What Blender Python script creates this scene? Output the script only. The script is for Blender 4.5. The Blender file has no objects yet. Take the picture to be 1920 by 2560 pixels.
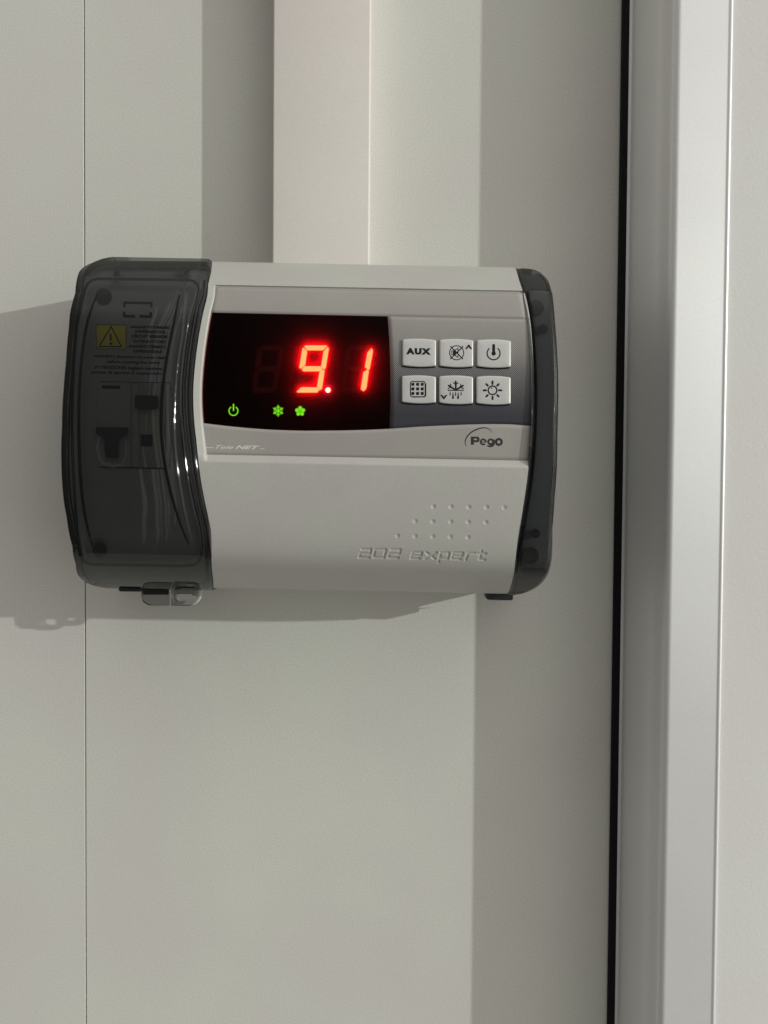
import bpy, bmesh, math, random
from mathutils import Vector, Matrix

# ------------------------------------------------------------------ camera, world, lamp, exposure
sc = bpy.context.scene
COL = sc.collection
F_PX = 1923.0            # focal length in units of 1/1920 of the picture width
DIST = 0.492             # camera to wall, metres
PITCH = math.radians(1.38)
ROLL = math.radians(0.42)
R0 = Vector((1, 0, 0))
U0 = Vector((0, math.sin(PITCH), math.cos(PITCH)))
FW = Vector((0, math.cos(PITCH), -math.sin(PITCH)))
CR = R0 * math.cos(ROLL) + U0 * math.sin(ROLL)
CU = U0 * math.cos(ROLL) - R0 * math.sin(ROLL)
CAM = Vector((0, -DIST, 0))
cam_data = bpy.data.cameras.new('camera')
cam = bpy.data.objects.new('camera', cam_data)
COL.objects.link(cam)
cam.matrix_world = Matrix(((CR.x, CU.x, -FW.x, CAM.x), (CR.y, CU.y, -FW.y, CAM.y),
                           (CR.z, CU.z, -FW.z, CAM.z), (0, 0, 0, 1)))
cam_data.sensor_fit = 'HORIZONTAL'
cam_data.sensor_width = 36.0
cam_data.lens = 36.0 * F_PX / 1920.0
cam_data.clip_start = 0.01
cam_data.clip_end = 20
sc.camera = cam

world = bpy.data.worlds.new('World')
sc.world = world
world.use_nodes = True
wn, wl = world.node_tree.nodes, world.node_tree.links
wbg = wn['Background']
wtc = wn.new('ShaderNodeTexCoord'); wsx = wn.new('ShaderNodeSeparateXYZ')
wrp = wn.new('ShaderNodeValToRGB'); wmr = wn.new('ShaderNodeMapRange'); wdk = wn.new('ShaderNodeMapRange')
wl.new(wtc.outputs['Generated'], wsx.inputs[0])
wl.new(wsx.outputs['Z'], wmr.inputs['Value'])
wmr.inputs['From Min'].default_value = -1; wmr.inputs['From Max'].default_value = 1
wl.new(wmr.outputs[0], wrp.inputs[0])
wrp.color_ramp.elements[0].color = (0.215, 0.204, 0.186, 1)      # dim floor
wrp.color_ramp.elements[1].color = (1.02, 0.985, 0.915, 1)      # pale ceiling
wl.new(wsx.outputs['Y'], wdk.inputs['Value'])                   # the unlit room behind the photographer
wdk.interpolation_type = 'SMOOTHSTEP'
wdk.inputs['From Min'].default_value = -.55; wdk.inputs['From Max'].default_value = -.97
wdk.inputs['To Min'].default_value = 1; wdk.inputs['To Max'].default_value = .3
wvm = wn.new('ShaderNodeVectorMath'); wvm.operation = 'SCALE'
wsd = wn.new('ShaderNodeMapRange')                               # more of the light comes from the open side on the right
wl.new(wsx.outputs['X'], wsd.inputs['Value'])
wsd.interpolation_type = 'SMOOTHSTEP'
wsd.inputs['From Min'].default_value = -.6; wsd.inputs['From Max'].default_value = .8
wsd.inputs['To Min'].default_value = .42; wsd.inputs['To Max'].default_value = 1.95
wml = wn.new('ShaderNodeMath'); wml.operation = 'MULTIPLY'
wl.new(wdk.outputs[0], wml.inputs[0]); wl.new(wsd.outputs[0], wml.inputs[1])
wl.new(wrp.outputs[0], wvm.inputs[0]); wl.new(wml.outputs[0], wvm.inputs['Scale'])
wl.new(wvm.outputs[0], wbg.inputs['Color'])
wbg.inputs['Strength'].default_value = 1.0

ld = bpy.data.lights.new('room_lamp', 'POINT')
ld.energy = 640
ld.color = (0.965, 1.0, 0.94)
ld.shadow_soft_size = 0.03
lamp = bpy.data.objects.new('room_lamp', ld)
lamp.location = (5.0, -2.5, 1.14)
COL.objects.link(lamp)

sc.view_settings.view_transform = 'Standard'
sc.view_settings.look = 'None'
sc.view_settings.exposure = -0.09
sc.view_settings.gamma = 1
sc.view_settings.use_curve_mapping = False
sc.cycles.use_denoising = True
sc.cycles.max_bounces = 12
sc.cycles.transparent_max_bounces = 24
sc.cycles.sample_clamp_indirect = 6

# ------------------------------------------------------------------ measuring helpers
def pix_world(px, py, z):
    """point in the plane z millimetres in front of the wall, seen at photo pixel px, py -> X, Z in mm"""
    d = FW + CR * ((px - 960) / F_PX) - CU * ((py - 1280) / F_PX)
    t = (DIST - z * 0.001) / d.y
    p = CAM + d * t
    return p.x * 1000, p.z * 1000

PHI = math.radians(0.68)          # the controller hangs slightly clockwise
C_, S_ = math.cos(PHI), math.sin(PHI)
ORG = (-35.0, 36.0)               # controller centre in its own u, v millimetres

def pix_dev(px, py, z):
    x, y = pix_world(px, py, z)
    return x * C_ - y * S_, x * S_ + y * C_

def chaikin(p, n):
    for _ in range(n):
        q = [p[0]]
        for a, b in zip(p, p[1:]):
            q.append(tuple(a[i] * .75 + b[i] * .25 for i in range(len(a))))
            q.append(tuple(a[i] * .25 + b[i] * .75 for i in range(len(a))))
        q.append(p[-1]); p = q
    return p

def lerp(a, b, t): return a + (b - a) * t
def sstep(a, b, x):
    if a == b: return 1.0 if x >= b else 0.0
    t = max(0.0, min(1.0, (x - a) / (b - a)))
    return t * t * (3 - 2 * t)

def table(pts):
    """piecewise linear function through (x, y) points"""
    pts = sorted(pts)
    xs = [p[0] for p in pts]; ys = [p[1] for p in pts]
    import bisect
    def f(x):
        if x <= xs[0]: return ys[0]
        if x >= xs[-1]: return ys[-1]
        i = bisect.bisect_right(xs, x) - 1
        return lerp(ys[i], ys[i + 1], (x - xs[i]) / (xs[i + 1] - xs[i]))
    return f

# front profile of the controller: (v, height above the wall)
TOP = chaikin([(128.6, 40), (128.6, 52), (128.2, 58), (126.0, 62.5), (110.0, 82.3), (108.4, 84.2), (106, 85.4), (95, 88.8), (75, 92.2),
               (55, 94.4), (35, 96.0), (18.4, 96.9), (5, 97.1), (-10, 96.4), (-22, 95.0), (-30, 93.0), (-35.5, 90.2), (-39.5, 86.2), (-43, 80.0),
               (-48, 69), (-54.3, 54.5), (-57, 46), (-57.6, 40)], 2)
zc = table([(v, z) for v, z in TOP])
FT, FB0, FB1 = 107.9, 18.4, 14.6        # membrane top, membrane bottom, end of the sloping band
def fdep(v): return lerp(3.0, .6, max(0, min(1, (v - FB0) / (FT - FB0))))
def zf(v): return zc(v) - fdep(v)

def dev(px, py, surf=zc, dz=0.0):
    z = 90.0
    for _ in range(12):
        u, v = pix_dev(px, py, z)
        z = z * .4 + (surf(v) + dz) * .6
    return u, v, surf(v) + dz

def loc(u, v, z):
    return ((u - ORG[0]) * .001, -z * .001, (v - ORG[1]) * .001)

# ------------------------------------------------------------------ materials
def mat(name, base=(.5, .5, .5), rough=.5, metal=0.0, spec=.5, emit=None, estr=1.0):
    m = bpy.data.materials.new(name); m.use_nodes = True
    b = m.node_tree.nodes['Principled BSDF']
    b.inputs['Base Color'].default_value = (*base, 1)
    b.inputs['Roughness'].default_value = rough
    b.inputs['Metallic'].default_value = metal
    b.inputs['Specular IOR Level'].default_value = spec
    if emit:
        b.inputs['Emission Color'].default_value = (*emit, 1)
        b.inputs['Emission Strength'].default_value = estr
    return m

def grain(m, base, scale=900, amt=.05, blot=8, bamt=.03, bump=0.0, bscale=700, bdist=.00008, tint=(.012, -.006, .01)):
    """fine speckle and faint large blotches in the paint, plus optional bump"""
    n, l = m.node_tree.nodes, m.node_tree.links
    b = n['Principled BSDF']
    tc = n.new('ShaderNodeTexCoord')
    n1 = n.new('ShaderNodeTexNoise'); n1.inputs['Scale'].default_value = scale; n1.inputs['Detail'].default_value = 2
    n2 = n.new('ShaderNodeTexNoise'); n2.inputs['Scale'].default_value = blot; n2.inputs['Detail'].default_value = 3
    l.new(tc.outputs['Object'], n1.inputs['Vector']); l.new(tc.outputs['Object'], n2.inputs['Vector'])
    m1 = n.new('ShaderNodeMapRange'); m1.inputs['From Min'].default_value = .3; m1.inputs['From Max'].default_value = .7
    m1.inputs['To Min'].default_value = 1 - amt; m1.inputs['To Max'].default_value = 1 + amt
    l.new(n1.outputs['Fac'], m1.inputs['Value'])
    mix = n.new('ShaderNodeMix'); mix.data_type = 'RGBA'
    lo = [max(0, c * (1 - bamt) + t * base[0]) for c, t in zip(base, tint)]
    hi = [c * (1 + bamt) - t * base[0] for c, t in zip(base, tint)]
    mix.inputs['A'].default_value = (*lo, 1); mix.inputs['B'].default_value = (*hi, 1)
    m2 = n.new('ShaderNodeMapRange'); m2.inputs['From Min'].default_value = .35; m2.inputs['From Max'].default_value = .65
    l.new(n2.outputs['Fac'], m2.inputs['Value']); l.new(m2.outputs[0], mix.inputs['Factor'])
    vm = n.new('ShaderNodeVectorMath'); vm.operation = 'SCALE'
    l.new(mix.outputs['Result'], vm.inputs[0]); l.new(m1.outputs[0], vm.inputs['Scale'])
    l.new(vm.outputs[0], b.inputs['Base Color'])
    if bump:
        n3 = n.new('ShaderNodeTexNoise'); n3.inputs['Scale'].default_value = bscale; n3.inputs['Detail'].default_value = 3
        l.new(tc.outputs['Object'], n3.inputs['Vector'])
        bp = n.new('ShaderNodeBump'); bp.inputs['Strength'].default_value = bump; bp.inputs['Distance'].default_value = bdist
        l.new(n3.outputs['Fac'], bp.inputs['Height']); l.new(bp.outputs[0], b.inputs['Normal'])
    return m

def painted(name, base, **k):
    kw = dict(rough=k.pop('rough', .5), metal=k.pop('metal', 0), spec=k.pop('spec', .35))
    return grain(mat(name, base, **kw), base, **k)

M = {}
M['wall_a'] = painted('wall paint left', (.70, .695, .66), bump=.25, amt=.07)
M['wall_b'] = painted('wall paint', (.70, .70, .655), bump=.25, amt=.07)
M['trunk'] = painted('trunking plastic', (.80, .765, .725), amt=.03)
M['alu'] = painted('satin aluminium', (.84, .845, .85), rough=.54, metal=.65, amt=.03, bump=.2, tint=(0, 0, 0))
_b = M['alu'].node_tree.nodes['Principled BSDF']; _b.inputs['Anisotropic'].default_value = .3
_t = M['alu'].node_tree.nodes.new('ShaderNodeTangent'); _t.direction_type = 'RADIAL'; _t.axis = 'Z'
M['alu'].node_tree.links.new(_t.outputs[0], _b.inputs['Tangent'])
M['door'] = painted('embossed door skin', (.78, .775, .76), rough=.36, spec=.5, amt=.03, bump=.35, bscale=620, bdist=.00022, tint=(.01, 0, .004))
M['rubber'] = mat('black rubber', (.008, .008, .01), rough=.7, spec=.2)
M['body'] = painted('grey abs plastic', (.485, .48, .455), rough=.42, amt=.05, scale=1500, blot=20, bump=.3, bscale=1800, bdist=.00004)
M['film'] = painted('membrane film', (.375, .357, .34), rough=.45, amt=.04, scale=1500, blot=25)
M['key'] = painted('silver key', (.64, .64, .63), rough=.36, metal=.2, amt=.04, scale=1800, blot=60, tint=(0, 0, 0))
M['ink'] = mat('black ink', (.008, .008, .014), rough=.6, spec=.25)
M['inkgrey'] = mat('blue grey ink', (.022, .022, .028), rough=.5)
M['inkwhite'] = mat('pale ink', (.72, .70, .66), rough=.5)
M['inner'] = painted('inner grey plastic', (.42, .42, .41), rough=.6, amt=.04, scale=1200, blot=30)
M['tub'] = mat('dark grey tub', (.03, .031, .031), rough=.6)
M['inner_end'] = painted('end panel grey plastic', (.17, .175, .175), rough=.6, amt=.04, scale=1200, blot=30)
M['label'] = mat('label yellow', (.78, .68, .04), rough=.6)
M['smallprint'] = mat('label print', (.022, .022, .022), rough=.8, spec=.1)
M['breaker'] = mat('breaker casing', (.44, .45, .42), rough=.5)
M['breaker2'] = mat('breaker casing warm', (.36, .36, .31), rough=.5)
M['darkplastic'] = mat('dark plastic', (.018, .02, .024), rough=.4)
M['screw'] = mat('screw well', (.012, .013, .014), rough=.45)
M['gap'] = mat('joint sealant', (.012, .012, .012), rough=.9)
M['paletab'] = mat('pale tab plastic', (.62, .61, .58), rough=.35)
M['ghost'] = mat('unlit segment', (.034, .011, .008), rough=.8, spec=0)
M['board'] = mat('display board', (.0025, .001, .001), rough=.9, spec=0)
M['seg'] = mat('red led', (0, 0, 0), emit=(1, .088, .030), estr=14)
M['dot'] = mat('red led point', (0, 0, 0), emit=(1, .25, .13), estr=17)
M['green'] = mat('green led', (0, 0, 0), emit=(.15, 1.0, .02), estr=1.9)

def smoked(name, tint, edge, rough=.03):
    """tinted see-through plastic: absorbs more along slanting paths, reflects by Fresnel"""
    m = bpy.data.materials.new(name); m.use_nodes = True
    n, l = m.node_tree.nodes, m.node_tree.links
    n.clear()
    out = n.new('ShaderNodeOutputMaterial')
    lw = n.new('ShaderNodeLayerWeight'); lw.inputs['Blend'].default_value = .5
    pw = n.new('ShaderNodeMath'); pw.operation = 'POWER'; pw.inputs[1].default_value = 2.9
    l.new(lw.outputs['Facing'], pw.inputs[0])
    mx = n.new('ShaderNodeMix'); mx.data_type = 'RGBA'
    mx.inputs['A'].default_value = (*tint, 1); mx.inputs['B'].default_value = (*edge, 1)
    l.new(pw.outputs[0], mx.inputs['Factor'])
    tr = n.new('ShaderNodeBsdfTransparent'); l.new(mx.outputs['Result'], tr.inputs['Color'])
    gl = n.new('ShaderNodeBsdfGlossy'); gl.inputs['Roughness'].default_value = rough
    df = n.new('ShaderNodeBsdfDiffuse'); df.inputs['Color'].default_value = (.006, .0065, .007, 1)
    fr = n.new('ShaderNodeFresnel'); fr.inputs['IOR'].default_value = 1.4
    a = n.new('ShaderNodeAddShader'); l.new(tr.outputs[0], a.inputs[0]); l.new(df.outputs[0], a.inputs[1])
    ms = n.new('ShaderNodeMixShader')
    l.new(fr.outputs[0], ms.inputs['Fac']); l.new(a.outputs[0], ms.inputs[1]); l.new(gl.outputs[0], ms.inputs[2])
    l.new(ms.outputs[0], out.inputs['Surface'])
    return m
M['smoke'] = smoked('smoked plastic', (.435, .45, .455), (.015, .03, .032))
M['smoke_tab'] = smoked('smoked plastic tab', (.74, .75, .74), (.1, .1, .1))

def display_film():
    m = bpy.data.materials.new('tinted display film'); m.use_nodes = True
    n, l = m.node_tree.nodes, m.node_tree.links
    n.clear()
    out = n.new('ShaderNodeOutputMaterial')
    tr = n.new('ShaderNodeBsdfTransparent'); tr.inputs['Color'].default_value = (.62, .60, .55, 1)
    tl = n.new('ShaderNodeBsdfTranslucent'); tl.inputs['Color'].default_value = (1, .03, .2, 1)
    gl = n.new('ShaderNodeBsdfGlossy'); gl.inputs['Roughness'].default_value = .3
    m1 = n.new('ShaderNodeMixShader'); m1.inputs['Fac'].default_value = .26
    l.new(tr.outputs[0], m1.inputs[1]); l.new(tl.outputs[0], m1.inputs[2])
    m2 = n.new('ShaderNodeMixShader'); m2.inputs['Fac'].default_value = .006
    l.new(m1.outputs[0], m2.inputs[1]); l.new(gl.outputs[0], m2.inputs[2])
    l.new(m2.outputs[0], out.inputs['Surface'])
    return m
M['window'] = display_film()

def halftone():
    """grey film printed with dark dots that grow downwards (the print itself)"""
    m = M['film'].copy(); m.name = 'membrane film dotted'
    n, l = m.node_tree.nodes, m.node_tree.links
    b = n['Principled BSDF']
    src = b.inputs['Base Color'].links[0].from_socket
    tc = n.new('ShaderNodeTexCoord'); sx = n.new('ShaderNodeSeparateXYZ'); l.new(tc.outputs['Object'], sx.inputs[0])
    def mth(op, a, c=None):
        q = n.new('ShaderNodeMath'); q.operation = op
        for i, s in enumerate((a, c)):
            if s is None: continue
            if isinstance(s, (int, float)): q.inputs[i].default_value = s
            else: l.new(s, q.inputs[i])
        return q.outputs[0]
    p = .00098
    cx = mth('COSINE', mth('MULTIPLY', sx.outputs['X'], 2 * math.pi / p))
    cz = mth('COSINE', mth('MULTIPLY', sx.outputs['Z'], 2 * math.pi / p))
    val = mth('MULTIPLY', cx, cz)
    top = (91.5 - ORG[1]) * .001; bot = (41.0 - ORG[1]) * .001
    mr = n.new('ShaderNodeMapRange'); l.new(sx.outputs['Z'], mr.inputs['Value'])
    mr.inputs['From Min'].default_value = top; mr.inputs['From Max'].default_value = bot
    mr.inputs['To Min'].default_value = .80; mr.inputs['To Max'].default_value = -.97
    d = mth('SUBTRACT', val, mr.outputs[0])
    ms = n.new('ShaderNodeMapRange'); l.new(d, ms.inputs['Value'])
    ms.inputs['From Min'].default_value = -.12; ms.inputs['From Max'].default_value = .12
    mx = n.new('ShaderNodeMix'); mx.data_type = 'RGBA'
    l.new(ms.outputs[0], mx.inputs['Factor']); l.new(src, mx.inputs['A'])
    mx.inputs['B'].default_value = (.040, .042, .055, 1)
    l.new(mx.outputs['Result'], b.inputs['Base Color'])
    return m
M['halftone'] = halftone()

# ------------------------------------------------------------------ mesh helpers
def link(name, verts, faces, mats, parent=None, smooth=True, midx=None, front=False, angle=35):
    me = bpy.data.meshes.new(name)
    me.from_pydata(verts, [], faces)
    for m in (mats if isinstance(mats, (list, tuple)) else [mats]): me.materials.append(m)
    if midx:
        for p, i in zip(me.polygons, midx): p.material_index = i
    me.update()
    if front:                         # open sheets: make them face the room
        bm = bmesh.new(); bm.from_mesh(me)
        for f in bm.faces:
            if f.normal.y > 0: f.normal_flip()
        bm.to_mesh(me); bm.free()
    else:
        bm = bmesh.new(); bm.from_mesh(me)
        bmesh.ops.recalc_face_normals(bm, faces=bm.faces)
        bm.to_mesh(me); bm.free()
    if smooth:
        for p in me.polygons: p.use_smooth = True
        try: me.set_sharp_from_angle(angle=math.radians(angle))
        except Exception: pass
    o = bpy.data.objects.new(name, me)
    COL.objects.link(o)
    if parent: o.parent = parent
    return o

def grid_faces(nr, nc, off=0, close=False):
    f = []
    for r in range(nr - 1):
        for c in range(nc - 1):
            a = off + r * nc + c
            f.append((a, a + 1, a + nc + 1, a + nc))
    return f

def empty(name, l, label=None, cat=None, group=None):
    o = bpy.data.objects.new(name, None); COL.objects.link(o)
    o.location = l; o.empty_display_size = .02
    if label: o['label'] = label
    if cat: o['category'] = cat
    if group: o['group'] = group
    return o

def tag(o, label, cat, group=None):
    o['label'] = label; o['category'] = cat
    if group: o['group'] = group
    return o

def box_mesh(x0, x1, y0, y1, z0, z1, bevel=0, seg=2):
    bm = bmesh.new()
    bmesh.ops.create_cube(bm, size=1)
    for v in bm.verts:
        v.co = Vector((lerp(x0, x1, v.co.x + .5), lerp(y0, y1, v.co.y + .5), lerp(z0, z1, v.co.z + .5)))
    if bevel:
        bmesh.ops.bevel(bm, geom=list(bm.edges), offset=bevel, segments=seg, profile=.5, affect='EDGES')
    return bm

def from_bm(name, bm, m, parent=None, smooth=True):
    me = bpy.data.meshes.new(name); bm.to_mesh(me); bm.free(); me.materials.append(m)
    if smooth:
        for p in me.polygons: p.use_smooth = True
        me.set_sharp_from_angle(angle=math.radians(35))
    o = bpy.data.objects.new(name, me); COL.objects.link(o)
    if parent: o.parent = parent
    return o

# flat printed pieces traced in photo pixels, laid on a curved face
class Ink:
    def __init__(s, surf, dz, thick=0.0): s.v = []; s.f = []; s.surf = surf; s.dz = dz; s.k = 0; s.thick = thick; s.wk = 1.0
    def _add(s, pts):
        base = len(s.v)
        dz = s.dz + s.k * .004; s.k += 1
        for p in pts: s.v.append(loc(*dev(p[0], p[1], s.surf, dz)))
        return base
    def poly(s, pts):
        b = s._add(pts); n = len(pts); s.f.append(tuple(range(b, b + n)))
        if s.thick:
            for p in pts: s.v.append(loc(*dev(p[0], p[1], s.surf, s.dz - s.thick)))
            for i in range(n): s.f.append((b + i, b + (i + 1) % n, b + n + (i + 1) % n, b + n + i))
    def disc(s, c, r, n=20, ry=None):
        ry = ry or r
        s.poly([(c[0] + r * math.cos(i * 2 * math.pi / n), c[1] + ry * math.sin(i * 2 * math.pi / n)) for i in range(n)])
    def strip(s, left, right):
        pts = list(left) + list(right)
        b = s._add(pts); n = len(left)
        for i in range(n - 1): s.f.append((b + i, b + i + 1, b + n + i + 1, b + n + i))
    def stroke(s, pts, w, closed=False, caps=False):
        n = len(pts); L = []; R = []
        ws = [q * s.wk for q in (w if isinstance(w, (list, tuple)) else [w] * n)]
        if closed: pts = list(pts) + [pts[0]]; ws = list(ws) + [ws[0]]
        m = len(pts)
        for i, p in enumerate(pts):
            if closed:
                a = pts[(i - 1) % (m - 1)] if i in (0, m - 1) else pts[i - 1]
                if i in (0, m - 1): a = pts[m - 2]; c = pts[1]
                else: c = pts[i + 1]
            else:
                a = pts[max(0, i - 1)]; c = pts[min(m - 1, i + 1)]
            d1 = Vector((p[0] - a[0], p[1] - a[1])); d2 = Vector((c[0] - p[0], c[1] - p[1]))
            if d1.length < 1e-6: d1 = d2
            if d2.length < 1e-6: d2 = d1
            d1.normalize(); d2.normalize()
            t = (d1 + d2)
            if t.length < 1e-4: t = d1
            t.normalize()
            k = 1 / max(.55, t.dot(d1))
            nx, ny = -t.y * k * ws[i] / 2, t.x * k * ws[i] / 2
            L.append((p[0] + nx, p[1] + ny)); R.append((p[0] - nx, p[1] - ny))
        s.strip(L, R)
        if caps:
            s.disc(pts[0], ws[0] / 2, 12); s.disc(pts[-1], ws[-1] / 2, 12)
    def arc(s, c, r, a0, a1, w, n=28, caps=False, closed=False):
        pts = [(c[0] + r * math.cos(math.radians(lerp(a0, a1, i / n))), c[1] + r * math.sin(math.radians(lerp(a0, a1, i / n)))) for i in range(n + (0 if closed else 1))]
        s.stroke(pts, w, closed=closed, caps=caps)
    def text(s, string, x0, ybase, width, height, shear=0.0, bold=0.0, slope=.019, spacing=1.0):
        cu = bpy.data.curves.new('t', 'FONT'); cu.body = string; cu.size = 1; cu.shear = shear
        cu.offset = bold; cu.space_character = spacing; cu.resolution_u = 4
        ob = bpy.data.objects.new('t', cu); COL.objects.link(ob)
        dg = bpy.context.evaluated_depsgraph_get(); ev = ob.evaluated_get(dg)
        me = ev.to_mesh()
        vs = [v.co.copy() for v in me.vertices]; fs = [tuple(p.vertices) for p in me.polygons]
        ev.to_mesh_clear(); bpy.data.objects.remove(ob); bpy.data.curves.remove(cu)
        xmin = min(v.x for v in vs); xmax = max(v.x for v in vs)
        sx = width / (xmax - xmin); sy = height / .73
        b = len(s.v)
        for v in vs:
            X = x0 + (v.x - xmin) * sx; Y = ybase - v.y * sy + slope * (X - x0)
            s.v.append(loc(*dev(X, Y, s.surf, s.dz)))
        s.f += [tuple(i + b for i in f) for f in fs]
    def wider(s, k): s.wk = k; return s
    def build(s, name, m, parent): return link(name, s.v, s.f, m, parent, smooth=False, front=not s.thick)

# ================================================================== THE SETTING: wall, door, trunking
def wx(px, z, py=1280): return pix_world(px, py, z)[0] * .001
joint = wx(212.4, 0)
door_x = wx(1535, 0)
for nm, x0, x1, m, lab in (
        ('wall_panel', -1.1, joint - .00032, M['wall_a'], 'pale grey insulated wall panel left of the thin vertical joint'),
        ('wall_panel', joint + .00032, .30, M['wall_b'], 'pale grey-green insulated wall panel behind the controller, right of the joint')):
    o = from_bm(nm, box_mesh(x0, x1, 0, .06, -1.0, 1.0, .0003, 3), m, smooth=False)
    tag(o, lab, 'wall')
tag(from_bm('joint_filler', box_mesh(joint - .00031, joint + .00031, .0016, .05, -1.0, 1.0), M['gap']),
    'dark filler line in the joint between the two wall panels', 'joint seal')

# door leaf with rounded aluminium edge, standing proud of the wall
door = empty('cold_room_door', (door_x, 0, -.95), 'pale cold room door leaf with rounded aluminium edge along the right side', 'door')
def extrude_profile(name, pts, m, parent, zlo=-1.0, zhi=1.0, off=(0, 0, 0), smooth=True, angle=50):
    n = len(pts)
    vs = [(x * .001 - off[0], -z * .001 - off[1], zlo - off[2]) for x, z in pts] + [(x * .001 - off[0], -z * .001 - off[1], zhi - off[2]) for x, z in pts]
    fs = [(i, (i + 1) % n, n + (i + 1) % n, n + i) for i in range(n)] + [tuple(range(n))[::-1], tuple(range(n, 2 * n))]
    return link(name, vs, fs, m, parent, smooth=smooth, angle=angle)
dl = door.location
dx = door_x * 1000
gx1 = wx(1552.5, 1) * 1000
extrude_profile('gasket', [(dx, 0.3), (dx, 2.2), (dx + .6, 3.0), (gx1 + .6, 3.0), (gx1 + 2, .3)], M['rubber'], door, off=dl, angle=30)
DH = 53.2
xf0 = wx(1680, DH) * 1000; xl0 = wx(1802, DH) * 1000; xl1 = wx(1810, DH) * 1000; xb = wx(1628, 34) * 1000
edge = [(gx1 + .2, .4), (gx1 + .2, 3.2), (gx1 + 1.6, 4.0), (gx1 + 2.0, 10), (xb - 1.0, 28), (xb - .3, 32.5)]
edge += [(xb + .6, 35), (xb + 1.9, 40), (xf0 - 3.4, 47.6)]
cxr, czr, rr = xf0 + .8, DH - 4.0, 4.0
edge += [(cxr - rr * math.cos(a), czr + rr * math.sin(a)) for a in [math.radians(d) for d in range(10, 91, 8)]]
edge += [(cxr + .25, DH), (cxr + .6, DH), (xl0 - 1.0, DH), (xl0 - .6, DH), (xl0 - .2, DH + .1), (xl0 + .3, DH + .35), (xl0 + .8, DH + .45), (xl1 - .5, DH + .4), (xl1 - .05, DH + .1), (xl1 + .05, DH - .7), (xl1 + .05, .4)]
extrude_profile('edge_profile', edge, M['alu'], door, off=dl, angle=40)
extrude_profile('door_panel', [(xl1 + .15, .4), (xl1 + .15, DH - 1.0), (xl1 + .35, DH - .8), (900, DH - .8), (900, .4)], M['door'], door, off=dl, angle=30)

# cable trunking coming down onto the controller
tx0 = wx(682.2, 24, 300) * 1000; tx1 = wx(917.5, 24, 300) * 1000
tz = pix_world(800, 690, 24)[1] * .001
tr = empty('cable_trunking', ((tx0 + tx1) * .0005, 0, .6), 'smooth pinkish white cable trunking running down the wall onto the controller', 'trunking')
def rr_profile(x0, x1, z0, z1, r, n=5):
    p = [(x0, z0)]
    for i in range(n + 1):
        a = math.pi - i * math.pi / 2 / n
        p.append((x0 + r + r * math.cos(a), z1 - r + r * math.sin(a)))
    for i in range(n + 1):
        a = math.pi / 2 - i * math.pi / 2 / n
        p.append((x1 - r + r * math.cos(a), z1 - r + r * math.sin(a)))
    p.append((x1, z0)); return p
extrude_profile('trunking_base', rr_profile(tx0 + 1.4, tx1 + .4, .0, 20, .5), M['trunk'], tr, zlo=tz, zhi=1.0, off=tr.location)
extrude_profile('trunking_lid', rr_profile(tx0, tx1 + 1.9, 10, 24, 1.0), M['trunk'], tr, zlo=tz, zhi=1.0, off=tr.location)

# ================================================================== THE CONTROLLER
rx, rz = ORG[0] * C_ + ORG[1] * S_, -ORG[0] * S_ + ORG[1] * C_
root = empty('cold_room_controller', (rx * .001, 0, rz * .001),
             'grey wall controller with red 9.1 display, six keys and a smoked breaker window', 'temperature controller')
root.rotation_euler = (0, PHI, 0)

def curve_uv(pix, surf, dz, smooth=2):
    """u as a function of v for a traced edge"""
    p = []
    for x, y in pix:
        u, v, z = dev(x, y, surf, dz); p.append((v, u))
    return table(chaikin(p, smooth))
UL = curve_uv([(529, 640), (527, 663), (517, 713), (514, 741), (504.6, 772), (489, 858), (480, 940), (478, 990), (480.5, 1050), (487, 1106), (494, 1176),
               (504.6, 1240), (519, 1303), (525, 1336), (527, 1404), (529, 1445), (532, 1472)], zc, 3.0, 1)
UR = curve_uv([(1284, 650), (1290, 672), (1306.6, 731), (1320, 795), (1327, 889), (1330, 959), (1329, 1056), (1323, 1167), (1312, 1247), (1299, 1322),
               (1285, 1399), (1270, 1485), (1266, 1500)], zc, 1.0, 2)

# upper housing
def rows_between(v0, v1):
    return [(v, z) for v, z in TOP if v1 <= v <= v0]
cols = [0, .8, 1.6, 2.4, 3.1, 3.4, 3.65, 3.9, 4.2, 5.0]
NT = 14
def housing_row(v, z, sink):
    r = []
    ul, ur = UL(v) + .2, UR(v)
    for a in cols:
        r.append((ul + a, v, z - sink * (.28 * min(1, a / 3.2) + .72 * sstep(3.1, 4.2, a))))
    for i in range(1, NT + 1):
        r.append((lerp(ul + cols[-1], ur, i / NT), v, z - sink))
    return r
rows = [housing_row(128.6, 0, 0), housing_row(128.6, 30, 0)]
for v, z in rows_between(128.7, FT + .4): rows.append(housing_row(v, z, 0))
rows.append(housing_row(FT + .25, zc(FT + .25), 0))
for i in range(0, 41):
    v = lerp(FT - .1, FB0 - .4, i / 40); rows.append(housing_row(v, zc(v), fdep(v) + .45))
rows.append(housing_row(FB0 - .5, zc(FB0), 12)); rows.append(housing_row(FB0 - .5, 0, 0))
nc = len(rows[0])
vs = [loc(*p) for r in rows for p in r]
fs = grid_faces(len(rows), nc)
fs.append(tuple(r * nc for r in range(len(rows)))); fs.append(tuple(r * nc + nc - 1 for r in range(len(rows)))[::-1])
def drop_display(vs, fs, keep):    # opening behind the display window
    return [f for f in fs if keep(f)]
def hole(f):
    if len(f) > 4: return True
    cx = sum(vs[i][0] for i in f) / 4 * 1000 + ORG[0]; cv = sum(vs[i][2] for i in f) / 4 * 1000 + ORG[1]
    return not (UL(cv) + 4.3 < cx < 6 and 29.5 < cv < 97 and all(vs[i][1] < -.05 for i in f))
fs = [f for f in fs if hole(f)]
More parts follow.
